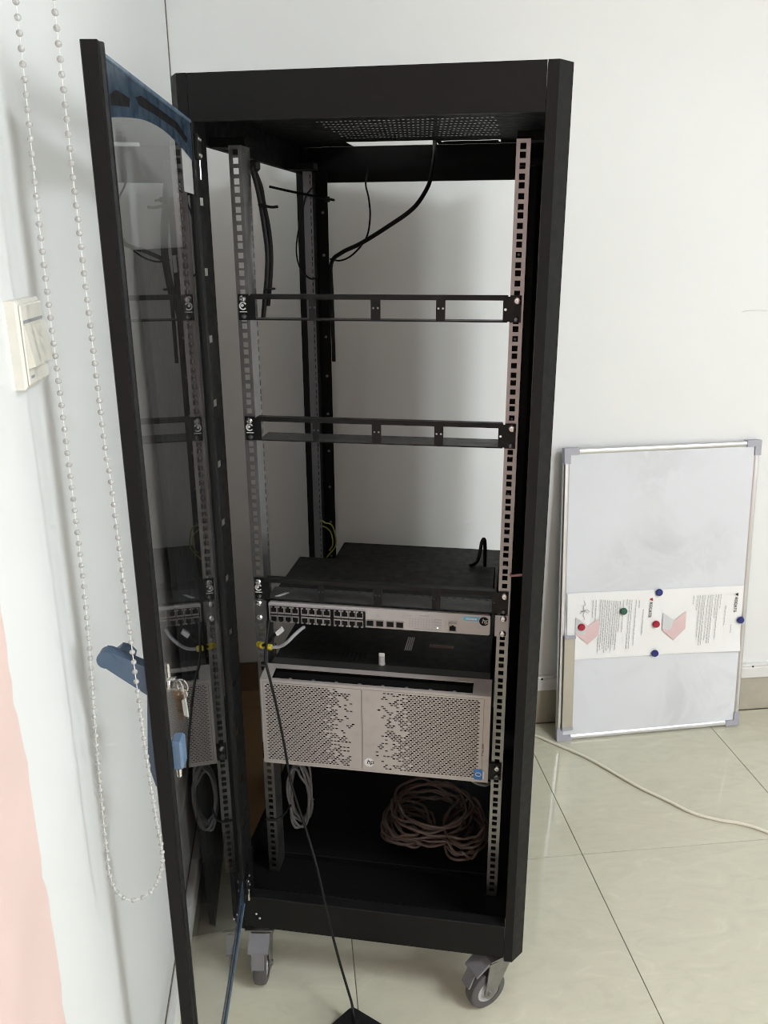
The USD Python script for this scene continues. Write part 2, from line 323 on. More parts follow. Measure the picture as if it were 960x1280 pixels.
# ================================================================== THE RACK (rack frame: x across, y into it, z up)
Z0, Z1 = 0.134, 1.718
rack = thing('server_rack', 'tall black open server rack on castors with its smoked glass door swung open', 'server rack', (0, .283, 0))
def strip(pts, t=.002): return LineString(pts).buffer(t/2, cap_style=2, join_style=2)
for s in (-1, 1):     # front posts: folded sheet with a bevelled outer face, and an inner return with slots
    prof = strip([(s*.264, -.050), (s*.264, -.116), (s*.279, -.116), (s*.299, -.088), (s*.299, -.078)], .0010)
    body = prism(prof, Z0, Z1, 'z')
    cut = [bx(s*.264-.004, s*.264+.004, -.093, -.077, z-.006, z+.006) for z in np.arange(.26, 1.62, .1067)]
    M = m3.Manifold(m3.Mesh(np.asarray(body.vertices, np.float32), np.asarray(wmerge(body).faces if False else body.faces, np.uint32)))
    bm = wmerge(body); M = m3.Manifold(m3.Mesh(np.asarray(bm.vertices, np.float32), np.asarray(bm.faces, np.uint32)))
    for c in cut: M = M-m3.Manifold(m3.Mesh(np.asarray(c.vertices, np.float32), np.asarray(c.faces, np.uint32)))
    q = M.to_mesh(); obj('front_post', trimesh.Trimesh(np.array(q.vert_properties[:, :3], float), np.array(q.tri_verts), process=False), 'black_powder', rack)
    cap = Polygon([(s*.2655, -.1145), (s*.2785, -.1145), (s*.2975, -.0875), (s*.2975, -.055), (s*.2655, -.055)])
    obj('post_cap', [prism(cap, Z1-.004, Z1-.001, 'z')], 'black_powder', rack)
    obj('post_foot', [prism(cap, Z0+.001, Z0+.004, 'z')], 'black_powder', rack)
    # rear posts
    prof = strip([(s*.279, .640), (s*.299, .640), (s*.299, .682), (s*.270, .682)])
    obj('rear_post', prism(prof, Z0, Z1, 'z'), 'black_steel', rack)
# mounting rails: punched hole flange, side web, lip with long slots
holes = []
z = .1970; k = 0
while z < 1.622:
    holes.append(z); z += (.015875, .015875, .0127)[k % 3]; k += 1
for fy, dy, nm in ((0.0, 1, 'front_rail'), (.60, -1, 'rear_rail')):
    for s in (-1, 1):
        a, b = sorted((s*.2245, s*.2425))
        fl_ = sbox(a, .183, b, 1.630)
        if nm == 'rear_rail': continue
        fl_ = fl_.difference(unary_union([sbox(s*.2332-.0047, z-.0047, s*.2332+.0047, z+.0047) for z in holes]))
        y0, y1 = sorted((fy, fy+dy*.002))
        parts = [prism(fl_, y0, y1, 'y')]
        wb_ = sbox(min(fy, fy+dy*.045), .183, max(fy, fy+dy*.045), 1.630)
        wb_ = wb_.difference(unary_union([sbox(.0365, z-.0047, .0415, z+.0047) for z in holes]))
        xa, xb = sorted((s*.2245, s*.2225))
        parts.append(prism(wb_, xa, xb, 'x'))
        xa, xb = sorted((s*.2425, s*.2445)); parts.append(prism(sbox(min(fy, fy+dy*.012), .183, max(fy, fy+dy*.012), 1.63), xa, xb, 'x'))
        obj(nm, parts, 'zinc', rack, smooth=False)
for s in (-1, 1):      # rear rails: dark plate towards the rear, grey slotted lip towards the left post
    rp = union(bx(s*.2165, s*(.2435 if s < 0 else .2985), .600, .602, .232, 1.630), bx(s*.2435, s*.2415, .556, .602, .232, 1.630))
    rr_ = obj('rear_rail', rp, 'black_matte', rack, smooth=False)
    lip = sbox(*((-.262, .232, -.2415, 1.63) if s < 0 else (.2415, .232, .262, 1.63))).difference(unary_union([sbox(s*.2455-.0012, z-.0045, s*.2455+.0012, z+.0045) for z in holes]))
    obj('rail_lip', prism(lip, .553, .556, 'y'), 'dull_zinc' if s < 0 else 'black_matte', rr_, smooth=False)
    for z in np.arange(.40, 1.6, .0953): obj('screw', screw((s*.2285, .600, z), (0, -1, 0), .0035, .002), 'dull_zinc', rr_)
# cross braces the rails are screwed to
for yy, nm in ((.047, 'rail_brace'), (.520, 'rail_brace')):
    obj(nm, bx(-.286, .286, yy, yy+.025, .1805, .195, .001), 'black_matte', rack)
    for s in (-1, 1): obj('rail_bracket', bx(s*.2235, s*.2865, yy-.02, yy+.02, 1.6305, 1.645, .001), 'black_matte', rack)
bz = prism(Polygon([(-.1165, 1.652), (-.1165, 1.716), (-.115, 1.718), (-.06, 1.718), (-.06, 1.716), (-.1145, 1.716), (-.1145, 1.654), (-.106, 1.654), (-.106, 1.652)]), -.2625, .2625, 'x')
obj('top_bezel', bz, 'black_powder', rack)
obj('top_bar', bx(-.262, .262, -.088, -.060, 1.672, 1.700, .001), 'black_matte', rack)
bar = prism(Polygon([(-.1165, .142), (-.1165, .216), (-.1150, .2175), (-.094, .2195), (-.094, .2175), (-.1145, .2155), (-.1145, .142)]), -.2625, .2625, 'x')
obj('bottom_bar', bar, 'black_powder', rack)
obj('rear_top_beam', bx(-.278, .278, .662, .682, 1.613, 1.6905, .001), 'black_matte', rack)
obj('rear_bottom_beam', bx(-.278, .278, .662, .682, .142, .222, .001), 'black_matte', rack)
for s in (-1, 1):
    obj('side_top_beam', bx(s*.287, s*.2985, -.060, .640, 1.632, 1.7165, .001), 'black_matte', rack)
    obj('side_bottom_beam', bx(s*.287, s*.2985, -.060, .640, .142, .222, .001), 'black_matte', rack)
obj('base_plate', bx(-.286, .286, -.05, .66, .176, .180), 'black_matte', rack)
# right side panel, let into the frame
obj('side_panel', [bx(.2990, .3000, -.075, .680, .145, 1.712)], 'black_powder', rack)
# top plate with vent holes and two cable openings
tp = sbox(-.298, -.06, .298, .662)
hs = []
for r, yy in enumerate(np.arange(.235, .53, .037)):
    for xx in np.arange(-.150+(r % 2)*.0045, .180, .009):
        hs.append(Point(xx, yy).buffer(.0030, 2))
tp = tp.difference(unary_union(hs)).difference(sbox(-.165, .572, .035, .659)).difference(sbox(.047, .588, .178, .598)).difference(sbox(.1735, .588, .178, .630)).difference(sbox(.047, .588, .051, .612))
obj('top_plate', prism(tp, 1.6905, 1.6908, 'z'), 'black_matte', rack, smooth=False)
# bottom bar cut-out clip and two screw heads seen on the left of the bar
for xx, zz in ((-.238, .176), (-.231, .166)): obj('bar_screw', screw((xx, -.1165, zz), (0, -1, 0), .0025, .002), 'chrome', rack)

# ---- castors
def caster(px, py, ang, brake):
    """swivel castor: wheel axle at angle ang (rack frame), trailing below its plate"""
    a = np.array([math.cos(ang), math.sin(ang), 0]); f = np.array([-a[1], a[0], 0])          # a = axle, f = rolling direction
    c = np.array([px, py, .042]) + f*.020
    pts = lambda u, v, w: np.array([px, py, 0])+a*u+f*v+np.array([0, 0, w])
    plate = hull([pts(u, v, w) for u in (-.030, .030) for v in (-.030, .030) for w in (.1315, .1345)])
    neck = cyl(pts(0, 0, .112), pts(0, 0, .132), .020, 20)
    arms = []
    for s in (-1, 1):
        poly = unary_union([Point(.020, .042).buffer(.013, 6), sbox(-.024, .100, .024, .116)]).convex_hull
        m = trimesh.creation.extrude_polygon(poly, .0025, engine='earcut'); w = m.vertices.copy()
        m.vertices = np.array([px, py, 0])+(s*.0185+w[:, 2:3]-.00125)*a+w[:, 0:1]*f+w[:, 1:2]*np.array([0, 0, 1.0]); arms.append(m)
        if arms[-1].volume < 0: arms[-1].invert()
    bridge = hull([pts(u, v, w) for u in (-.0195, .0195) for v in (-.024, .024) for w in (.110, .116)])
    axle = cyl(c-a*.023, c+a*.023, .006, 14)
    p = obj('caster', union(plate, neck, bridge, axle, *arms), 'zinc', rack, label='zinc forked swivel castor')
    r = .042
    w_ = obj('wheel', lathe([(.026, -.0135), (r-.006, -.0135), (r-.0015, -.011), (r, -.005), (r, .005), (r-.0015, .011), (r-.006, .0135), (.026, .0135), (.026, -.0135)], c, a, 40), 'tyre_grey', p)
    obj('hub', lathe([(.0065, -.0125), (.013, -.014), (.016, -.010), (.0255, -.0115), (.0258, .0115), (.016, .010), (.013, .014), (.0065, .0125), (.0065, -.0125)], c, a, 32), 'hub_grey', p)
    if brake:
        q = hull([pts(u, v, w) for u, v, w in [(-.021, .026, .124), (.021, .026, .124), (-.021, .026, .116), (.021, .026, .116), (-.021, .056, .103), (.021, .056, .103), (-.021, .056, .098), (.021, .056, .098)]])
        q2 = hull([pts(u, v, w) for u, v, w in [(-.0125, .054, .104), (.0125, .054, .104), (-.0125, .054, .098), (.0125, .054, .098), (-.0125, .070, .072), (.0125, .070, .072), (-.0125, .066, .070), (.0125, .066, .070)]])
        obj('brake_pedal', union(q, q2), 'caster_grey', p)
caster(.245, -.083, math.radians(128), True)
caster(-.238, -.088, math.radians(188), True)
caster(.235, .62, math.radians(20), False)
caster(-.235, .62, math.radians(-10), False)

# ---- the glass door
H = np.array([-.255, -.13, 0.]); DD = np.array([0.2016, -0.9795, 0.]); DL = .508; NN = np.array([-DD[1], DD[0], 0.])   # NN points to the room side seen in the photo
def dp(l, t, z): return H+DD*l+NN*t+np.array([0, 0, z])
def dbox(l0, l1, t0, t1, z0, z1, c=0):
    m = bx(l0, l1, t0, t1, z0, z1, c); v = m.vertices.copy(); m.vertices = H+v[:, :1]*DD+v[:, 1:2]*NN+v[:, 2:3]*np.array([0, 0, 1.]); m.invert() if m.volume < 0 else None; return m
def dprism(poly, t0, t1):
    m = prism(poly, t0, t1, 'y'); v = m.vertices.copy(); m.vertices = H+v[:, :1]*DD+v[:, 1:2]*NN+v[:, 2:3]*np.array([0, 0, 1.]); m.invert() if m.volume < 0 else None; return m
DZ0, DZ1, DZS = .226, 1.650, 1.656
prof = Polygon([(DL-.024, -.006), (DL-.024, .0035), (DL-.018, .0035), (DL-.016, .007), (DL-.010, .007), (DL-.008, .0045), (DL, .0045), (DL, -.0105), (DL-.003, -.012), (DL-.016, -.012)])
st = trimesh.creation.extrude_polygon(prof, DZS-DZ0, engine='earcut'); v = st.vertices.copy(); st.vertices = H+v[:, :1]*DD+v[:, 1:2]*NN+(v[:, 2:3]+DZ0)*np.array([0, 0, 1.])
if st.volume < 0: st.invert()
door = obj('door', st, 'black_powder', rack, label='black outer stile of the open smoked glass door')
obj('glass_pane', dbox(.012, DL-.012, -.0035, .0005, DZ0+.004, DZ1-.004), 'smoked_glass', door, smooth=False, label='smoked glass pane')
obj('hinge_stile', dbox(-.004, .018, -.010, .004, DZ0, DZ1, .001), 'black_powder', door)
# dark blue strips along the top and bottom edge of the glass: arched inner edge, two cut-outs
def arc_strip(z_edge, sgn):
    L = np.linspace(.018, DL-.024, 24); x = (L-.018)/(DL-.042)
    inner = .052-.024*np.abs(2*x-1)**0*(1-np.sin(np.pi*x)**1.0)*0 - .020*np.sin(np.pi*np.clip((1-x)*1.0, 0, 1))
    pts = [(l, z_edge) for l in (L[0], L[-1])] + [(l, z_edge-sgn*i) for l, i in zip(L[::-1], inner[::-1])]
    p = Polygon(pts)
    c1 = Polygon([(.05, z_edge-sgn*.024), (.12, z_edge-sgn*.012), (.33, z_edge-sgn*.010), (.36, z_edge-sgn*.016), (.345, z_edge-sgn*.022), (.25, z_edge-sgn*.021), (.14, z_edge-sgn*.022), (.06, z_edge-sgn*.032)])
    c2 = Polygon([(.385, z_edge-sgn*.021), (.44, z_edge-sgn*.021), (.468, z_edge-sgn*.029), (.468, z_edge-sgn*.039), (.39, z_edge-sgn*.030)])
    return p.buffer(0).difference(c1).difference(c2), unary_union([c1, c2]).intersection(p.buffer(0))
for ze, sg_, wh in ((DZ1-.004, 1, 'top'), (DZ0+.004, -1, 'bottom')):
    pa_, pb_ = arc_strip(ze, sg_)
    q = obj('blue_strip', dprism(pa_, .0006, .0016), 'print_blue', door, label='arched dark blue strip along the %s of the glass' % wh)
    obj('dark_inset', dprism(pb_, .0006, .0012), 'black_matte', q)
obj('edge_strip', dbox(.014, DL-.024, -.006, .003, DZ1-.004, DZ1+.001, .001), 'edge_blue', door, label='blue edge strip')
obj('edge_strip', dbox(.014, DL-.024, -.006, .003, DZ0-.001, DZ0+.004, .001), 'edge_blue', door, label='blue edge strip')
obj('warning_label', dbox(.025, .100, .0006, .0010, 1.548, 1.608), 'sticker_grey', door, label='pale sticker at the top of the glass')
for zz in (1.615, .262):
    hp = obj('hinge', [dbox(-.014, .012, .004, .010, zz-.018, zz+.018, .001)], 'black_steel', door)
    obj('hinge_pin', cyl(dp(-.004, .008, zz-.045), dp(-.004, .008, zz-.017), .0022, 10), 'chrome', hp)
    for l_ in (-.009, .007):
        for dz in (-.011, .011): obj('screw', screw(dp(l_, .010, zz+dz), NN, .003, .002), 'chrome', hp)
# handle: base plate on the outer side, lever swung out
def perp(l, pts, half):
    """polygon in the plane across the door at length l: (t outward, z), thickness along the door"""
    P = [dp(l+h, -t, z) for h in (-half, half) for t, z in pts]; return hull(P)
hb = obj('handle', [perp(DL-.022, [(.0115, 1.004), (.0135, .998), (.0145, .955), (.0215, .897), (.0205, .872), (.0160, .850), (.0115, .848)], .0085)], 'handle_blue', door, label='blue plastic swing handle')
lev = union(perp(DL-.016, [(.0115, 1.014), (.0115, .976), (.056, 1.0125), (.062, 1.019), (.063, 1.030), (.057, 1.036), (.051, 1.035)], .0075),
            perp(DL-.031, [(.051, 1.012), (.055, 1.022), (.044, 1.031), (.036, 1.029), (.029, 1.020), (.031, 1.013)], .0095))
obj('lever', lev, 'handle_blue', hb)
obj('lever_tip', cyl(dp(DL-.0235, -.0565, 1.0245), dp(DL-.0078, -.0565, 1.0245), .0105, 18), 'handle_blue', hb)
lb = obj('lock_box', dbox(.462, .488, .0036, .0180, .866, .905, .003), 'lock_blue', door, label='light blue lock housing')
obj('lock_catch', dbox(.470, .478, .006, .012, .848, .868, .002), 'chrome', lb)
lk = obj('lock_barrel', cyl(dp(.462, .002, .972), dp(.462, .012, .972), .0080, 20), 'chrome', door, label='chrome lock barrel')
obj('lock_rosette', lathe([(0, 0), (.0105, 0), (.0100, .002), (.008, .003), (0, .003)], dp(.462, .0036, .972), NN, 24), 'chrome', lk)
obj('latch_pin', cyl(dp(.470, .0055, .985), dp(.470, .0055, 1.003), .0025, 10), 'chrome', lk)
# keys hanging from the lock
kt = thing('key_ring', 'small ring of two flat keys hanging from the lock inside the glass door', 'keys', dp(.462, .014, .965))
def ring_pts(c, r, a, b, n=20): return [np.asarray(c)+r*(math.cos(t)*np.asarray(a)+math.sin(t)*np.asarray(b)) for t in np.linspace(0, 2*np.pi, n, endpoint=False)]
ZU = np.array([0, 0, 1.])
obj('ring', tube(ring_pts(dp(.462, .0165, .966), .0085, NN*.6+DD*.8, ZU), .0010, 6, 2, True), 'chrome', kt)
obj('ring', tube(ring_pts(dp(.460, .0185, .967), .0085, NN*.9+DD*.4, ZU), .0010, 6, 2, True), 'chrome', kt)
kp = Point(0, -.008).buffer(.0075, 8).union(sbox(-.0032, -.042, .0032, -.010)).difference(Point(0, -.005).buffer(.0022, 6))
for l_, t_, m_, tw in ((.464, .0140, 'brass', .25), (.458, .0185, 'chrome', -.15)):
    m = trimesh.creation.extrude_polygon(kp, .0018, engine='earcut'); v = m.vertices.copy()
    A = DD*math.cos(tw+1.1)+NN*math.sin(tw+1.1); B = np.cross(A, ZU)
    m.vertices = dp(l_, t_, .964)+v[:, :1]*A+v[:, 1:2]*(ZU*.995+B*.08)+v[:, 2:3]*B
    if m.volume < 0: m.invert()
    obj('key', m, m_, kt)

# ================================================================== PATCH PANELS
WX = [(-.2115, -.1165), (-.1045, -.0095), (.0070, .1010), (.1165, .2115)]
def badge(p, z, x=-.2330):
    """round white swirl moulded on the panel's ear, and a short bar below it"""
    a = [np.array([x, -.0035, z])+.0058*np.array([math.cos(t)*1.0, 0, math.sin(t)]) for t in np.linspace(.5, 5.6, 14)]
    obj('badge', union(tube(a, .0013, 6, 2), cyl((x-.001, -.0030, z+.001), (x-.001, -.0052, z+.001), .0024, 12)), 'label_white', p, label='pale round swirl badge')
    obj('badge_bar', bx(x-.006, x+.007, -.0042, -.0030, z-.0105, z-.009), 'label_white', p)
def panel(zt, label, tray, name='patch_bay'):
    zb = zt-.0438
    p = thing(name, label, 'patch panel', (0, 0, zb), group='empty patch panel frames')
    f = sbox(-.2413, zb, .2413, zt)
    for i, (a, b) in enumerate(WX): f = f.difference(sbox(a, zb+.0022, b, zt-.0085).buffer(-.0008).buffer(.0008, 4))
    hp_ = [Point(c+d, (zb+zt)/2).buffer(.0019, 5) for a, b in zip(WX[:-1], WX[1:]) for c in ((a[1]+b[0])/2,) for d in (-.0038, .0038)] + [Point(.2155, (zb+zt)/2-.001).buffer(.0022, 5)]
    f = f.difference(unary_union(hp_)).difference(sbox(-.2225, zt-.0022, -.2195, zt+.01)).difference(sbox(.2195, zt-.0022, .2225, zt+.01)).difference(sbox(.2195, zb-.01, .2225, zb+.0015))
    obj('face_plate', prism(f, -.0030, -.0012, 'y'), 'black_steel', p, smooth=False)
    obj('top_lip', bx(-.2185, .2185, -.0012, .012, zt-.0020, zt-.0004), 'black_steel', p)
    tp_ = sbox(-.2185, -.0012, .2185, tray)
    tp_ = tp_.difference(unary_union([sbox(xx, tray-.006, xx+.006, tray-.0035) for xx in np.arange(-.205, .2, .0155)]))
    obj('tray', prism(tp_, zb, zb+.0012, 'z'), 'tray_grey', p, smooth=False)
    for x_, z_, nm in ((-.2330, zt-.0085, 'chrome'), (.2345, zt-.0085, 'chrome'), (-.2315, zb+.0060, 'dull_zinc'), (.2335, zb+.0055, 'dull_zinc')):
        obj('screw', screw((x_, -.0030, z_), (0, -1, 0), .0062 if nm == 'chrome' else .0042, .0045), nm, p)
    badge(p, (zt+zb)/2+.002)
    return p
panel(1.3945, 'uppermost empty black patch panel frame in the server rack, thin lower lip', .040)
panel(1.1815, 'middle empty black patch panel frame across the open part of the rack', .062)
p3 = panel(.8690, 'lowest black patch panel frame, directly above the silver network switch', .058)
obj('paper_label', hull([(-.205, .010, .8275), (-.190, .030, .8275), (-.182, .030, .8275), (-.196, .010, .8275), (-.205, .010, .8268), (-.190, .030, .8268), (-.182, .030, .8268), (-.196, .010, .8268)]), 'label_white', p3, label='small white label lying in the tray')

# ================================================================== NETWORK SWITCH
sw = thing('network_switch', 'silver fronted 24 port network switch below the lowest patch panel', 'network switch', (0, 0, .780))
obj('case', bx(-.2155, .2105, .002, .236, .7805, .8232, .0015), 'case_black', sw)
face = sbox(-.2140, .7815, .2100, .8215).buffer(-.004).buffer(.004, 4)
obj('front_plate', prism(face, -.006, .002, 'y'), 'switch_silver', sw, label='silver front plate')
obj('port_block', bx(-.2115, -.0245, -.0085, -.006, .7820, .8145, .0006), 'socket_black', sw, label='black block of network ports')
GX = [(-.2105, -.1535), (-.1495, -.0915), (-.0855, -.0280)]
for a, b in GX:
    w = (b-a)/4
    for i in range(4):
        for r in range(2):
            x0 = a+i*w; zc = .8075 if r == 0 else .7895
            shell = sbox(x0+.0005, zc-.0078, x0+w-.0005, zc+.0070)
            mouth = sbox(x0+.0016, zc-.0050, x0+w-.0016, zc+.0045)
            tab = sbox(x0+.0045, zc+.0045, x0+w-.0045, zc+.0072) if r == 0 else sbox(x0+.0045, zc-.0078, x0+w-.0045, zc-.0050)
            q = obj('port', prism(shell.difference(mouth.union(tab)), -.0105, -.0085, 'y'), 'port_metal', sw, smooth=False)
for i, (a, b) in enumerate([(-.0232, -.0079), (-.0048, .0106), (.0152, .0305), (.0335, .0488)]):
    q = sbox(a, .7845, b, .7985); obj('uplink_slot', prism(q.difference(sbox(a+.001, .7858, b-.001, .7972)), -.0085, -.006, 'y'), 'port_metal', sw, smooth=False)
    obj('uplink_mouth', bx(a+.001, b-.001, -.0066, -.0060, .7858, .7972), 'socket_black', sw)
q = sbox(.1334, .7845, .1484, .8025)
pc = obj('console_port', prism(q.difference(sbox(.1350, .7865, .1468, .7965)).difference(sbox(.1385, .7965, .1433, .7985)), -.0085, -.006, 'y'), 'port_metal', sw, smooth=False)
obj('console_mouth', bx(.1345, .1474, -.0064, -.0060, .7855, .7995), 'socket_black', sw)
dots = [bx(xx-.0008, xx+.0008, -.0066, -.006, zz-.0008, zz+.0008) for xx in np.linspace(.060, .118, 12) for zz in (.7905, .7955, .8005, .8055)]
obj('indicator_dots', dots, 'ink_grey', sw, kind='stuff')
pr = [bx(xx, xx+w_, -.0064, -.006, zz, zz+.0012) for xx, w_, zz in ((.078, .018, .8125), (.107, .013, .8062), (.107, .013, .8005), (.107, .013, .795), (.1325, .017, .8052), (.055, .003, .8105), (.060, .003, .8105), (.070, .05, .7852))] + [bx(xx, xx+.0095, -.0064, -.006, .8168, .8176) for xx in np.arange(-.208, -.03, .0145)]
obj('small_print', pr, 'ink_grey', sw, kind='stuff')
obj('indicator_light', bx(.1115, .1135, -.0068, -.006, .7893, .7908), 'led_lit', sw)
obj('blue_label', bx(.1605, .1895, -.0064, -.006, .8085, .8175), 'label_blue', sw, label='light blue label')
obj('label_print', [bx(a_, b_, -.0066, -.0064, .8112, .8146) for a_, b_ in ((.1652, .1685), (.1693, .1726), (.1734, .1752), (.1760, .1800), (.1808, .1850))], 'label_white', sw, kind='stuff')
lg = obj('round_logo', lathe([(0, 0), (.0088, 0), (.0088, .0008), (0, .0008)], (.1985, -.006, .8095), (0, -1, 0), 28), 'socket_black', sw, label='round dark logo with white letters')
obj('logo_letters', text('hp', .0080, (.1940, -.0068, .8065), (1, 0, 0), (0, 0, 1), .0004, True, .22), 'switch_silver', lg)
for s in (-1, 1):
    a, b = sorted((s*.2185, s*.2425))
    er = obj('mounting_ear', [bx(a, b, -.0045, -.0025, .7800, .8225, .0004)] if s > 0 else [bx(a, b, -.0045, -.0025, .7800, .8225, .0004)], 'switch_silver' if s > 0 else 'dull_zinc', sw)
    obj('ear_side', bx(s*.2170, s*.2185, -.0045, .055, .7810, .8220), 'black_powder', sw)
    for zz in (.8165, .7865): obj('screw', screw((s*.2335, -.0045, zz), (0, -1, 0), .0062, .0045), 'chrome', er)

# ================================================================== SERVER ON ITS SHELF
sh = thing('rack_shelf', 'black steel rack shelf carrying the silver server', 'rack shelf', (0, .3, .474))
obj('shelf_plate', bx(-.2155, .2155, -.002, .590, .4860, .4885), 'black_steel', sh)
for s in (-1, 1):
    obj('shelf_side', bx(s*.2160, s*.2175, -.002, .590, .474, .500), 'black_steel', sh)
    a, b = sorted((s*.2160, s*.2425)); er = obj('shelf_ear', bx(a, b, -.0045, -.0005, .4680, .5060, .0005), 'black_steel', sh)
    for zz in (.4955, .4765): obj('screw', screw((s*.2335, -.0045, zz), (0, -1, 0), .0060, .0045), 'chrome' if zz > .49 else 'dull_zinc', er)
sv = thing('server', 'large server with silver perforated front lying on the rack shelf', 'server', (0, .3, .4886))
obj('case', bx(-.2155, .2135, -.010, .700, .4888, .6895, .002), 'case_black', sv)
obj('lid_edge', bx(-.2155, .2135, -.0112, .018, .6895, .6912, .0005), 'lid_grey', sv)
BX0, BX1, BZ0, BZ1, BY = -.2215, .2180, .4995, .6845, -.060
def perforate(frame, x0, x1, dense_from_left):
    hs = []; r = 0; z = .510
    pitch, rp = .0072, .0040
    while z < .678:
        for x in np.arange(x0+.006+(r % 2)*pitch/2, x1-.006, pitch):
            u = (x-x0)/(x1-x0); u = u if dense_from_left else 1-u
            keep = 1.0 if u < .60 else max(.0, 1.0-(u-.60)/.42*1.15)
            if u >= .60 and random.random() > keep: continue
            if u > .93: continue
            hs.append(sbox(x-.0026, z-.00118, x+.0026, z+.00118))
        z += rp; r += 1
    return frame.difference(unary_union(hs))
fr = sbox(BX0, BZ0, BX1, BZ1)
XS = -.0235
hol = sbox(BX0+.0055, BZ0+.0045, XS-.0006, BZ1-.0055)
shell = [prism(fr.difference(hol.union(sbox(XS+.0006, BZ0+.0045, BX1-.012, BZ1-.0055))), BY, BY+.003, 'y')]
# bezel body behind the face, sloping top with a finger recess
top = Polygon([(BX0, BY), (BX1, BY), (BX1+.001, BY+.003), (BX1-.002, -.022), (BX0+.002, -.022)])
slope = lambda y: BZ1+(y-BY)*.18
V = []
def slab(x0, x1, y0, y1): return hull([(x, y, slope(y)-d) for x in (x0, x1) for y in (y0, y1) for d in (0, .0025)])
bezel = obj('bezel', union(*[wmerge(s_) for s_ in shell], bx(BX0, BX0+.003, BY, -.012, BZ0, BZ1-.001), bx(BX1-.003, BX1, BY, -.012, BZ0, BZ1-.001), bx(BX0, BX1, BY, -.012, BZ0, BZ0+.003),
                        slab(BX0, BX1, BY, BY+.006), slab(BX0, BX1, -.022, -.012), slab(BX0, -.200, BY, -.012), slab(.184, BX1, BY, -.012)), 'server_silver', sv, label='silver bezel')
obj('perforated_panel', prism(perforate(hol.buffer(-.0006), BX0+.0055, XS-.0006, True), BY-.0004, BY+.0002, 'y'), 'server_silver', bezel, smooth=False, label='silver perforated grille')
obj('perforated_panel', prism(perforate(sbox(XS+.0012, BZ0+.0050, BX1-.0125, BZ1-.006), XS+.012, BX1-.014, False), BY-.0004, BY+.0002, 'y'), 'server_silver', bezel, smooth=False, label='silver perforated grille')
obj('backing', bx(BX0+.0035, BX1-.0035, BY+.007, BY+.009, BZ0+.0035, BZ1-.0035), 'dark_slot', bezel)
rc = obj('finger_recess', hull([(x, y, slope(y)-.009+d) for x in (-.199, .183) for y in (BY+.0065, -.0225) for d in (0, -.002)]), 'socket_black', sv)
for xx in np.linspace(-.165, .150, 8): obj('recess_clip', bx(xx-.003, xx+.003, -.050, -.044, slope(-.05)-.0095, slope(-.05)-.0035, .0008), 'port_metal', rc)
lg = obj('round_logo', lathe([(.0000, 0), (.0095, 0), (.0095, .0008), (0, .0008)], (-.0105, BY-.0004, .5215), (0, -1, 0), 28), 'label_white', sv, label='round pale logo')
obj('logo_letters', text('hp', .0085, (-.0155, BY-.0012, .5185), (1, 0, 0), (0, 0, 1), .0004, True, .22), 'socket_black', lg)
obj('model_print', text('ProLiant', .0050, (.2080, BY-.0001, .558), (0, 0, 1), (-1, 0, 0), .0003), 'ink', sv)
st_ = obj('blue_sticker', prism(sbox(.1915, .5055, .2075, .5285).buffer(-.003).buffer(.003), BY-.0010, BY-.0004, 'y'), 'sticker_blue', sv, label='small blue sticker')
obj('sticker_ring', tube(ring_pts((.1995, BY-.0011, .517), .0052, (1, 0, 0), (0, 0, .75), 16), .0007, 5, 2, True), 'label_white', st_)
obj('sticker_word', text('inside', .0026, (.1957, BY-.0010, .5158), (1, 0, 0), (0, 0, 1), .0003), 'label_white', st_) if False else None
obj('white_sticker', bx(.2078, .2105, BY-.0009, BY-.0001, .508, .524), 'label_white', sv)
# lid: key knob and stickers
kn = obj('lid_knob', lathe([(0, 0), (.0062, 0), (.0066, .004), (.0060, .0045), (.0060, .017), (.0052, .0185), (0, .0185)], (.002, .020, .6895), (0, 0, 1), 20), 'hub_grey', sv, label='grey key knob')
obj('knob_flag', bx(-.004, .008, .0185, .0215, .7075, .7160, .0015), 'label_white', kn)
bc = obj('barcode_label', bx(.036, .052, .085, .150, .6895, .6901), 'label_dim', sv)
for xx in (.0372, .0412, .0452, .0490): obj('label_bar', bx(xx, xx+.0024, .088, .147, .6901, .6904), 'label_white', bc)
bl = obj('brown_label', bx(.085, .135, .108, .122, .6895, .6901), 'label_brown', sv, label='reddish brown label')
obj('label_mark', bx(.0865, .095, .1095, .1205, .6901, .6904), 'cable_brown', bl)
obj('vent_grille', [bx(x_, x_+.006, y_, y_+.006, .6895, .6902) for x_ in np.arange(-.085, -.04, .009) for y_ in np.arange(.03, .06, .009)], 'socket_black', sv, kind='stuff')

# ================================================================== CABLES IN THE RACK
def cable(name, label, category, parts, base=None, group=None):
    """parts: list of (part name, mesh, material)"""
    lo = parts[0][1].bounds[0]; t = thing(name, label, category, base if base is not None else parts[0][1].centroid, group=group)
    for n, m, mt in parts: obj(n, m, mt, t)
    return t
cable('power_cable', 'thick black power cord dropping from the rack roof to the rear post', 'cable', [('cord', tube([(.03, .63, 1.75), (.03, .62, 1.69), (.036, .56, 1.66), (.036, .5, 1.615), (.030, .47, 1.585), (.003, .45, 1.545), (-.055, .46, 1.508), (-.118, .49, 1.475), (-.170, .53, 1.455), (-.203, .565, 1.43), (-.208, .585, 1.36), (-.208, .590, 1.2)], .0048), 'cable_black')])
cable('loop_wire', 'thin black wire looping down under the rear top beam of the rack', 'cable', [('wire', tube([(-.130, .655, 1.64), (-.126, .60, 1.605), (-.110, .55, 1.57), (-.104, .53, 1.53), (-.113, .53, 1.487), (-.145, .54, 1.452), (-.18, .565, 1.437), (-.21, .585, 1.44)], .0021), 'cable_black')])
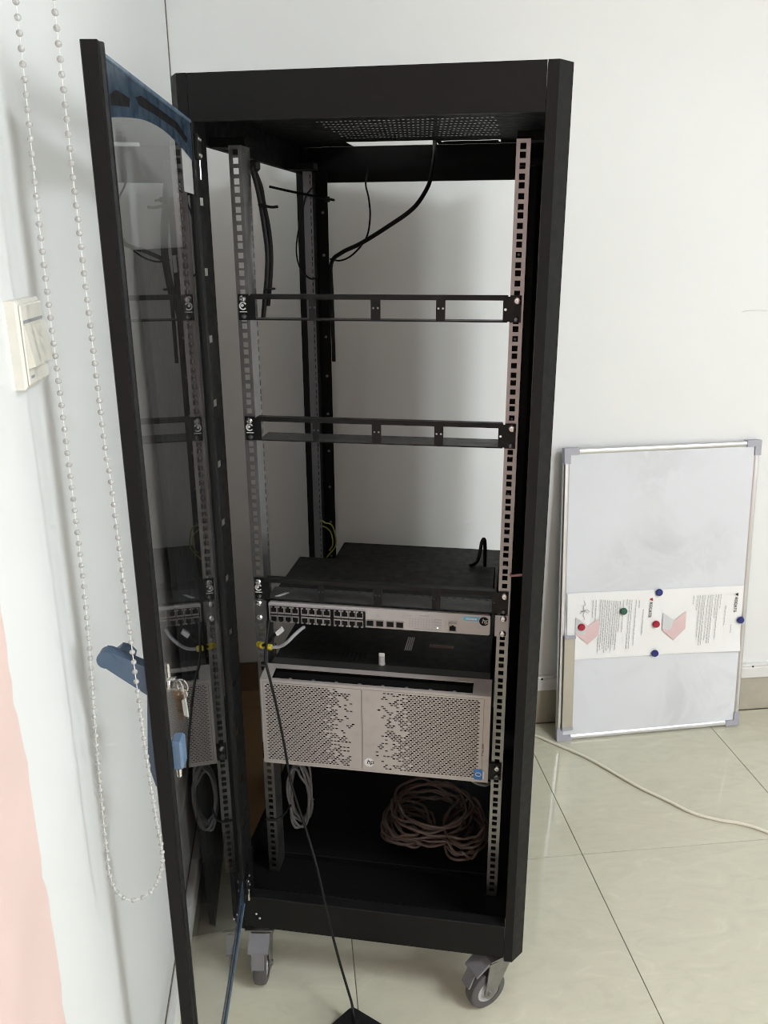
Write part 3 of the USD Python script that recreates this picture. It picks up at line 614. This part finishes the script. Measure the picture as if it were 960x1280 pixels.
cable('loop_wire', 'thin black wire hanging in a long loop left of the rear post', 'cable', [('wire', tube([(-.232, .547, 1.60), (-.254, .547, 1.578), (-.270, .55, 1.526), (-.282, .55, 1.465), (-.275, .55, 1.421), (-.251, .547, 1.397), (-.232, .547, 1.401)], .0018), 'cable_black')])
t = cable('zip_tie', 'long stiff black cable tie sticking out sideways at the rear post', 'cable tie', [('strap', tube([(-.335, .53, 1.598), (-.295, .540, 1.589), (-.245, .546, 1.579), (-.215, .546, 1.573), (-.188, .545, 1.568)], .0045, 6, 4, flat=.0030), 'cable_black'), ('tie_head', bx(-.209, -.199, .541, .550, 1.564, 1.576, .001), 'cable_black')])
t = cable('cable_bundle', 'black cable bundle strapped down the upper left front rail', 'cable', [
    ('cable', tube([(-.222, .050, 1.600), (-.216, .052, 1.575), (-.212, .055, 1.55), (-.206, .056, 1.50), (-.203, .056, 1.46), (-.206, .056, 1.42), (-.211, .056, 1.385), (-.216, .056, 1.35)], .0042), 'cable_black'),
    ('cable', tube([(-.218, .055, 1.595), (-.210, .060, 1.57), (-.207, .062, 1.545), (-.200, .063, 1.50), (-.198, .063, 1.455), (-.202, .063, 1.41), (-.208, .063, 1.37)], .0036), 'cable_black'),
    ('cable_end', bx(-.228, -.210, .049, .065, 1.594, 1.612, .004), 'cable_black'),
    ('strap', tube([(-.212, .047, 1.541), (-.190, .047, 1.536), (-.178, .047, 1.537)], .0034, 6, 3, flat=.0026), 'cable_black'),
    ('strap', tube(ring_pts((-.203, .059, 1.400), .009, (1, 0, 0), (0, 1, 0), 12), .002, 6, 2, True), 'cable_black')])
cable('earth_wire', 'thin yellow-green earth wires curling at the foot of the rear post', 'cable', [
    ('wire', tube([(-.240, .552, .80), (-.232, .55, .795), (-.215, .55, .79), (-.206, .55, .765), (-.205, .55, .735), (-.222, .55, .711), (-.23, .553, .70)], .0017), 'cable_yg'),
    ('wire', tube([(-.240, .552, .785), (-.228, .548, .782), (-.216, .546, .77), (-.212, .546, .74), (-.222, .55, .72)], .0017), 'cable_yg')])
cable('stub_cable', 'short black cable lying up over the rear of the network switch', 'cable', [('cable', tube([(.158, .226, .8275), (.166, .236, .8280), (.172, .252, .830), (.176, .262, .845), (.179, .268, .866), (.184, .276, .868), (.186, .290, .83), (.186, .296, .76), (.186, .298, .72)], .0040), 'cable_black')])
cable('pink_wire', 'short pinkish wire between the right rail and the right front post', 'cable', [('wire', tube([(.242, .004, .900), (.246, -.012, .906), (.258, -.025, .913), (.264, -.045, .922)], .0022), 'cable_pink')])
# patch leads below the switch
cable('patch_lead', 'short grey patch lead with a clear plug under the switch, tied in yellow', 'cable', [
    ('lead', tube([(-.146, -.004, .772), (-.149, -.020, .774), (-.156, -.038, .771), (-.170, -.044, .757), (-.186, -.042, .746), (-.206, -.040, .743)], .0034), 'cable_grey'),
    ('yellow_tie', tube([(-.200, -.0415, .7435), (-.212, -.040, .744)], .0060, 8, 1), 'boot_yellow'),
    ('plug', bx(-.156, -.144, -.036, -.022, .806, .818, .001), 'plug_clear')][:2])
cable('patch_lead', 'grey patch lead with a loose clear plug at the left rail under the switch', 'cable', [
    ('lead', tube([(-.186, -.046, .781), (-.196, -.046, .767), (-.208, -.040, .752), (-.222, -.030, .740), (-.232, -.018, .735)], .0030), 'cable_black'),
    ('plug', hull(np.array([(0, 0, 0), (.011, 0, .009), (.016, 0, .002), (.005, 0, -.008), (0, .009, 0), (.011, .009, .009), (.016, .009, .002), (.005, .009, -.008)])+(-.190, -.050, .780)), 'plug_clear'),
    ('yellow_tie', tube([(-.222, -.032, .741), (-.233, -.020, .737)], .0062, 8, 1), 'boot_yellow')])
cable('floor_lead', 'long thin black lead running from under the switch down to the box on the floor', 'cable', [('lead', tube([(-.209, -.022, .790), (-.2075, -.045, .763), (-.204, -.072, .734), (-.192, -.088, .701), (-.181, -.090, .643), (-.170, -.090, .565), (-.162, -.090, .495), (-.151, -.090, .441), (-.127, -.100, .367), (-.101, -.130, .310), (-.078, -.150, .216), (-.056, -.165, .136), (-.036, -.180, .078), (-.028, -.186, .055), (-.021, -.200, .0405), (-.012, -.225, .0395), (-.004, -.260, .0395)], .0026), 'cable_black')])
# coils at the bottom
def coil(c, rx, ry, n, seed, up=0.006, tilt=0.0, r=.0032, vertical=False):
    g = np.random.default_rng(seed); P = []
    for k in range(n*16):
        a = 2*np.pi*k/16; t = k/(n*16)
        s = 1+.10*math.sin(2.3*a+seed)+.06*g.normal()*.3
        u, v, w = math.cos(a)*rx*s, math.sin(a)*ry*s, (t-.5)*up*n+.004*g.normal()
        P.append((c[0]+u, c[1]+w, c[2]+v) if vertical else (c[0]+u, c[1]+v, c[2]+w+tilt*v))
    return tube(P, r, 6, 3)
t = cable('cable_coil', 'pile of brownish network cables coiled on the right of the rack floor', 'cable', [('coil', coil((.168, .135, .234), .045, .070, 8, 11, .0065), 'cable_brown'), ('coil', coil((.090, .17, .244), .085, .085, 9, 12, .0065), 'cable_brown'), ('coil', coil((.040, .145, .222), .055, .060, 6, 13, .0065), 'cable_brown')], (.1, .15, .180))
cable('cable_coil', 'loops of grey cable tied to the foot of the left front rail', 'cable', [('coil', coil((-.192, .082, .325), .024, .075, 6, 21, .0065, vertical=True, r=.0028), 'cable_dim'), ('tie', tube([(-.2445, -.003, .318), (-.222, -.003, .318), (-.212, .012, .318), (-.205, .05, .318)], .0025, 6, 3), 'cable_black')], (-.205, .05, .25))
cable('grey_lead', 'single grey lead drooping below the server towards the right rail', 'cable', [('lead', tube([(.150, .030, .480), (.165, .030, .455), (.190, .036, .430), (.210, .05, .415), (.219, .065, .41)], .0032), 'cable_grey')])

# ================================================================== OUTSIDE THE RACK (room frame)
# power box on the floor in front
ad = thing('power_adapter', 'flat black plastic box lying on the floor in front of the rack', 'power adapter', (-.615, -.475, 0), 'room')
pts = np.array([(-.613, -.402), (-.672, -.452), (-.612, -.545), (-.545, -.460)])
Pa = Polygon(pts).buffer(-.012).buffer(.012, 6)
obj('case', union(wmerge(prism(Pa, .0, .030, 'z')), wmerge(prism(Pa.buffer(-.003), .030, .034, 'z'))), 'black_plastic', ad)
obj('mark', bx(-.640, -.636, -.470, -.458, .034, .0344), 'ink_grey', ad)
# cardboard box between rack and left wall
cb = thing('cardboard_box', 'brown cardboard box on the floor between the rack and the left wall', 'box', (-.81, .25, 0), 'room')
# the rack's other side panel, taken off and leaning on the left wall
obj('carton', bx(-.866, -.754, .135, .37, 0, .40, .003), 'cardboard', cb)
obj('flap', hull([(-.866, .135, .400), (-.754, .135, .400), (-.866, .138, .400), (-.754, .138, .400), (-.866, .125, .450), (-.754, .125, .450), (-.866, .128, .450), (-.754, .128, .450)]), 'cardboard', cb)
obj('flap', bx(-.757, -.754, .140, .365, .398, .455), 'cardboard', cb)
pl = thing('loose_panel', 'dark grey steel side panel leaning on the left wall, seen through the glass door', 'panel', (-.915, .23, 0), 'room')
ang = math.atan2(.031, 1.468)
def lean(m):
    v = m.vertices.copy(); m.vertices = np.c_[-.9045+v[:, 0]*math.cos(ang)-v[:, 2]*math.sin(ang), v[:, 1], v[:, 2]*math.cos(ang)+v[:, 0]*math.sin(ang)]; return m
obj('sheet', lean(bx(-.0015, .0, -.135, .595, .0005, 1.468)), 'panel_grey', pl)
for a_, b_ in ((-.135, -.1335), (.5935, .595)): obj('edge_flange', lean(bx(-.012, -.0016, a_, b_, .0105, 1.468)), 'panel_grey', pl)
obj('edge_flange', lean(bx(-.004, -.0016, -.133, .593, 1.4665, 1.468)), 'panel_grey', pl)
obj('paper_label', lean(bx(.0001, .0006, .27, .33, 1.415, 1.452)), 'label_white', pl, label='small pale label near the top')
# floor cable
fc = [(-.07, .56, .0045), (-.01, .548, .0045), (.031, .526, .0045), (.085, .468, .0045), (.152, .392, .0045), (.215, .292, .0045), (.25, .237, .0045), (.300, .176, .0045), (.345, .118, .0045), (.40, .082, .0045), (.45, .062, .0045), (.504, .021, .0045), (.57, -.06, .0045), (.66, -.14, .0045), (.85, -.22, .0045), (1.15, -.20, .0045), (1.6, -.30, .0045), (2.2, -.22, .0045), (2.70, -.25, .0045)]
obj('floor_cable', tube(fc, .0042, 8), 'cable_white', label='cream white cable snaking over the floor tiles past the whiteboard', category='cable')
# hairline crack / nail on the back wall
obj('wall_hook', tube([(.585, YB-.0015, 1.284), (.60, YB-.003, 1.288), (.63, YB-.003, 1.2895), (.66, YB-.0015, 1.287)], .0012, 6), 'trunk_white', label='thin pale wire stuck to the back wall above the whiteboard', category='wire')

# light switch on the left wall
ls = thing('light_switch', 'cream light switch in a surface box on the left wall', 'light switch', (XL, -.80, 1.385), 'room')
def sy(y): return y
Y0s, Y1s, Z0s, Z1s = -.845, -.768, 1.344, 1.428
X0 = XL
obj('box', hull([(X0, y, z) for y in (Y0s, Y1s) for z in (Z0s, Z1s)]+[(X0+.0090, y, z) for y in (Y0s, Y1s) for z in (Z0s, Z1s)]+[(X0+.0112, y, z) for y in (Y0s+.003, Y1s-.003) for z in (Z0s+.003, Z1s-.003)]), 'cream_plastic', ls)
obj('cover', bx(X0+.0113, X0+.0135, Y0s+.003, Y1s-.003, Z0s+.004, Z1s-.004, .001), 'cream_plastic', ls)
rk_ = obj('rocker', hull([(X0+.0136, y, z) for y in (Y0s+.005, Y1s-.005) for z in (Z0s+.020, Z1s-.022)]+[(X0+.0150, y, Z1s-.023) for y in (Y0s+.005, Y1s-.005)]+[(X0+.0205, y, Z0s+.022) for y in (Y0s+.005, Y1s-.005)]), 'cream_rocker', ls)
obj('rocker_gap', bx(X0+.0134, X0+.0140, Y0s+.007, Y1s-.006, Z1s-.0215, Z1s-.0185), 'ink_grey', ls)
obj('small_print', bx(X0+.0135, X0+.0138, Y0s+.010, Y0s+.020, Z0s+.010, Z0s+.0125), 'ink_grey', ls)

# bead chain of a roller blind, loop hanging from a bracket above the frame
CL = [(-.917, 1.688), (-.921, 1.483), (-.921, 1.275), (-.922, 1.087), (-.930, .900), (-.933, .77), (-.933, .728), (-.927, .702), (-.914, .689), (-.899, .690), (-.884, .701), (-.873, .722), (-.867, .752), (-.869, .80), (-.872, .86), (-.875, .957), (-.877, 1.05), (-.880, 1.235), (-.882, 1.274), (-.884, 1.483), (-.884, 1.688)]
ZT = 2.12
full = [(-.916, ZT)] + CL + [(-.884, ZT)]
KC = (-.83-CAM[1])/(-.80-CAM[1])
P = spline([(CAM[0]+(a-CAM[0])*KC, -.83, CAM[2]+(b-CAM[2])*KC) for a, b in full], 40); d = np.r_[0, np.cumsum(np.linalg.norm(np.diff(P, axis=0), axis=1))]
ch = thing('bead_chain', 'long loop of clear beads on a cord hanging before the left wall', 'blind chain', (-.893, -.83, .71), 'room')
obj('cord', tube(P[::8], .0005, 5, 1), 'bead_cord', ch)
bead = trimesh.creation.icosphere(subdivisions=2, radius=.0030)
for s_ in np.arange(.004, d[-1], .0122):
    q = np.array([np.interp(s_, d, P[:, k]) for k in range(3)]); m = bead.copy(); m.apply_translation(q)
    obj('bead', m, 'clear_bead', ch, smooth=True)
hk = obj('chain_wheel', lathe([(0, -.006), (.016, -.006), (.013, 0), (.016, .006), (0, .006)], (-.8925, -.83, CAM[2]+(ZT-CAM[2])*KC), (0, 1, 0), 24), 'trunk_white', ch)
obj('wall_bracket', bx(XL, -.880, -.8235, -.819, ZT-.06, ZT+.01, .001), 'trunk_white', ch)

# ================================================================== WHITEBOARD
YAW, TILT, ROLL = 0.032, -0.084, -0.008
BO = np.array([0.088, 0.493, 0.0])
cy_, sy_ = math.cos(YAW), math.sin(YAW); ct, st2 = math.cos(TILT), math.sin(TILT); cr, sr = math.cos(ROLL), math.sin(ROLL)
from scipy.spatial.transform import Rotation as Rot
RB = Rot.from_euler('zxy', [YAW, TILT, ROLL]).as_matrix()
SX, SZ = .6006, .914
def board_thing(name, label, category, u, w, off, group=None):
    """a thing in the board's own tilted frame: local x along the board, local z up it, local -y out of it"""
    path = numbered('/World/' + name); x = UsdGeom.Xform.Define(stage, path)
    b = BO+RB @ np.array([u, -off, w]); m = np.eye(4); m[:3, :3] = RB.T; m[3, :3] = b
    x.AddTransformOp().Set(Gf.Matrix4d(*m.ravel().tolist())); BASE[path] = np.array([u, -off, w])
    setd(x.GetPrim(), label=label, category=category, group=group); return path
# lift so that the lowest corner touches the floor
lowest = min((RB @ np.array([u, v, w]))[2] for u in (0, SX) for v in (0, .018) for w in (0, SZ)); BO[2] = -lowest
wbd = board_thing('whiteboard', 'aluminium framed whiteboard leaning against the back wall on the floor', 'whiteboard', 0, 0, 0)
obj('surface', bx(.010, SX-.010, .003, .014, .010, SZ-.010), 'board_surface', wbd, smooth=False, label='smudged white writing surface')
obj('smudges', [], None) if False else None
rail = [(.000, .004), (.003, .0005), (.008, 0), (.013, .0005), (.0165, .003), (.0165, .018), (0, .018)]
def frail(side):
    if side == 'left': return prism(Polygon([(a, b) for a, b in rail]), .020, SZ-.020, 'z')
    if side == 'right': return prism(Polygon([(SX-a, b) for a, b in rail]), .020, SZ-.020, 'z')
    if side == 'bottom': return prism(Polygon([(b, a) for a, b in rail]), .020, SX-.020, 'x')
    return prism(Polygon([(b, SZ-a) for a, b in rail]), .020, SX-.020, 'x')
for s in ('left', 'right', 'bottom', 'top'): obj('frame_rail', frail(s), 'aluminium', wbd)
for cx in (0, 1):
    for cz in (0, 1):
        q = sbox(0, 0, .045, .045).difference(sbox(.019, .019, .06, .06)).intersection(Point(.030, .030).buffer(.0415, 12).union(sbox(.012, .012, .06, .06)))
        q = q.intersection(sbox(0, 0, .045, .045))
        q = aff.affine_transform(q, [1-2*cx, 0, 0, 1-2*cz, cx*(SX+.001)-(1-2*cx)*.0008, cz*(SZ+.001)-(1-2*cz)*.0008])
        obj('corner_cap', prism(q, -.0015, .0185, 'y'), 'corner_grey', wbd, label='grey plastic corner cap')
tr = obj('pen_tray', [bx(.0125, .0465, -.007, -.0015, .046, .340, .001)], 'tray_aluminium', wbd, label='shiny aluminium pen tray')
for w0 in (.038, .338): obj('tray_end', bx(.0115, .0475, -.010, -.0010, w0, w0+.010, .001), 'corner_grey', tr)
obj('hanger', bx(SX-.002, SX+.003, .006, .016, .062, .085, .001), 'dull_zinc', wbd)
# wiped marks and peeling edge of film along the rails
g = np.random.default_rng(5)
def page(name, label, poly_pts, curl, chev, logo, lines, group):
    cen = np.mean(poly_pts, axis=0)
    t = board_thing(name, label, 'paper', cen[0], cen[1], -.0026+.0, group)
    # a sheet on a grid, slightly buckled
    a, b, c, d_ = [np.array(q) for q in poly_pts]      # bottom-left, bottom-right, top-right, top-left
    n = 12; V = []; Fc = []
    off = lambda s, r: -.0022-.0010*math.sin(3*s+2*r)**2-curl*(s**2)*(max(0, .35-r)/.35)**2*.9
    for th_ in (0, .00025):
        for i in range(n+1):
            for j in range(n+1):
                s, r = i/n, j/n; q = (a*(1-s)+b*s)*(1-r)+(d_*(1-s)+c*s)*r; V.append((q[0], off(s, r)+.0052-.0026+th_, q[1]))
    N = (n+1)**2
    for i in range(n):
        for j in range(n):
            p, q, r_, s_ = i*(n+1)+j, (i+1)*(n+1)+j, (i+1)*(n+1)+j+1, i*(n+1)+j+1
            Fc += [(p, q, r_), (p, r_, s_), (p+N, r_+N, q+N), (p+N, s_+N, r_+N)]
    for i in range(n):
        for (p, q) in ((i*(n+1), (i+1)*(n+1)), ((i+1)*(n+1)+n, i*(n+1)+n), (i+1, i), (n*(n+1)+i, n*(n+1)+i+1)):
            Fc += [(p, p+N, q+N), (p, q+N, q)]
    return t, trimesh.Trimesh(V, Fc, process=False), (a, b, c, d_)
def chevron(l, r, bt, md, h, y):
    """folded-arrow emblem: grey left part, pink right part"""
    lx, lz = l; rx, rz = r; mx, mz = md; bx_, bz_ = bt
    full = Polygon([(lx, lz), (mx, mz), (rx, rz), (rx, rz-h), (bx_, bz_), (lx, lz-h)])
    grey = Polygon([(lx, lz), (mx, mz), (mx-.012, mz-.030), (lx, lz-h+.004)]); grey = grey.intersection(full)
    return prism(full.difference(grey), y-.0003, y, 'y'), prism(grey, y-.0003, y, 'y')
def vlines(specs, y):
    """lines of small type running up the board (the sheet is pinned sideways): (x, z_top, z_bottom)"""
    L = []
    for x, zt_, zb_ in specs:
        z = zt_
        while z > zb_:
            l = g.uniform(.004, .014); z2 = max(z-l, zb_); sh_ = (zt_-z)*.035
            L.append(bx(x-.0007-sh_, x+.0007-sh_, y-.00025, y, z2, z)); z = z2-g.uniform(.0012, .0025)
    return L
YP = -.0015
# left sheet (a full letter) and right sheet
t1, m1, _ = page('paper_sheet', 'left white letter with dense print pinned sideways on the whiteboard', [(.022, .268), (.322, .262), (.308, .474), (.020, .481)], .000, None, None, None, None)
m1.vertices[:, 1] += -.0005
obj('sheet', m1, 'paper', t1)
cp, cg = chevron((.047, .404), (.121, .396), (.087, .316), (.086, .375), .052, -.0032)
obj('emblem', cp, 'print_pink', t1, label='pale pink folded arrow emblem'); obj('emblem_fold', cg, 'print_grey', t1, label='grey fold of the emblem')
obj('text_print', vlines([(.124+.0068*k, .455-.0010*k, (.285+.002*(k % 3)*3) if k < 7 else .288+.02*((k*7) % 4)) for k in range(10)]+[(.196, .45, .345), (.215, .448, .290), (.222, .447, .29), (.236, .446, .30), (.246, .444, .42), (.260, .415, .333), (.11, .455, .345), (.100, .455, .40), (.207, .45, .43)], -.0032), 'ink_grey', t1, kind='stuff')
sg = [tube([(.072+.003*math.sin(k*2.1), -.0033, .452-.008*k+.003*math.cos(k*3)) for k in range(8)], .0005, 5, 3), tube([(.062, -.0033, .425), (.070, -.0033, .420), (.080, -.0033, .427), (.090, -.0033, .419)], .0005, 5, 3), tube([(.060, -.0033, .415), (.072, -.0033, .424), (.085, -.0033, .415)], .0005, 5, 3)]
obj('signature', sg, 'ink', t1, kind='stuff')
obj('letterhead_mark', prism(Polygon([(.279, .446), (.287, .449), (.288, .440), (.2815, .4435)]).buffer(.0006), -.0035, -.0032, 'y'), 'ink_red', t1)
obj('letterhead', text('KOCATS', .0085, (.2795, -.0032, .4365), (-.05, 0, -1), (1, 0, -.05), .0003, True), 'ink', t1)
t2, m2, _ = page('paper_sheet', 'right white letter with wide margins pinned sideways on the whiteboard, lower corner lifting', [(.322, .2625), (.5825, .257), (.5825, .4685), (.308, .474)], .010, None, None, None, None)
m2.vertices[:, 1] -= .0000
obj('sheet', m2, 'paper', t2)
cp, cg = chevron((.323, .400), (.398, .399), (.362, .308), (.361, .371), .056, -.0033)
obj('emblem', cp, 'print_pink', t2, label='pale pink folded arrow emblem'); obj('emblem_fold', cg, 'print_grey', t2, label='grey fold of the emblem')
obj('text_print', vlines([(.420, .447, .42), (.432, .447, .40), (.440, .447, .31), (.449, .447, .285), (.456, .446, .285), (.466, .446, .30), (.475, .446, .29), (.482, .446, .29), (.492, .446, .37), (.500, .446, .30), (.508, .446, .40), (.526, .408, .345), (.548, .345, .318)], -.0033), 'ink_grey', t2, kind='stuff')
obj('letterhead_mark', prism(Polygon([(.555, .443), (.563, .446), (.564, .437), (.5575, .4405)]).buffer(.0006), -.0036, -.0033, 'y'), 'ink', t2)
obj('letterhead', text('KOCATS', .0085, (.5555, -.0033, .4335), (-.05, 0, -1), (1, 0, -.05), .0003, True), 'ink', t2)
def magnet(u, w, col, label):
    t = board_thing('magnet', label, 'magnet', u, w, .0034)
    c = np.array([u, -.0036, w])
    b = obj('cap', lathe([(0, 0), (.0108, 0), (.0112, .002), (.0106, .005), (.0095, .0062), (.0085, .0056), (.006, .0056), (.0045, .0062), (0, .0064)], c, (0, -1, 0), 28), col, t)
magnet(.306, .466, 'magnet_blue', 'blue round magnet at the top edge where the two letters meet')
magnet(.303, .270, 'magnet_blue', 'blue round magnet at the bottom edge where the two letters meet')
magnet(.577, .358, 'magnet_blue', 'blue round magnet at the right edge of the right letter')
magnet(.302, .365, 'magnet_red', 'red round magnet midway between the two letters')
magnet(.065, .373, 'magnet_red', 'red round magnet on the pink emblem of the left letter')
magnet(.196, .414, 'magnet_green', 'dark green round magnet amid the print of the left letter')
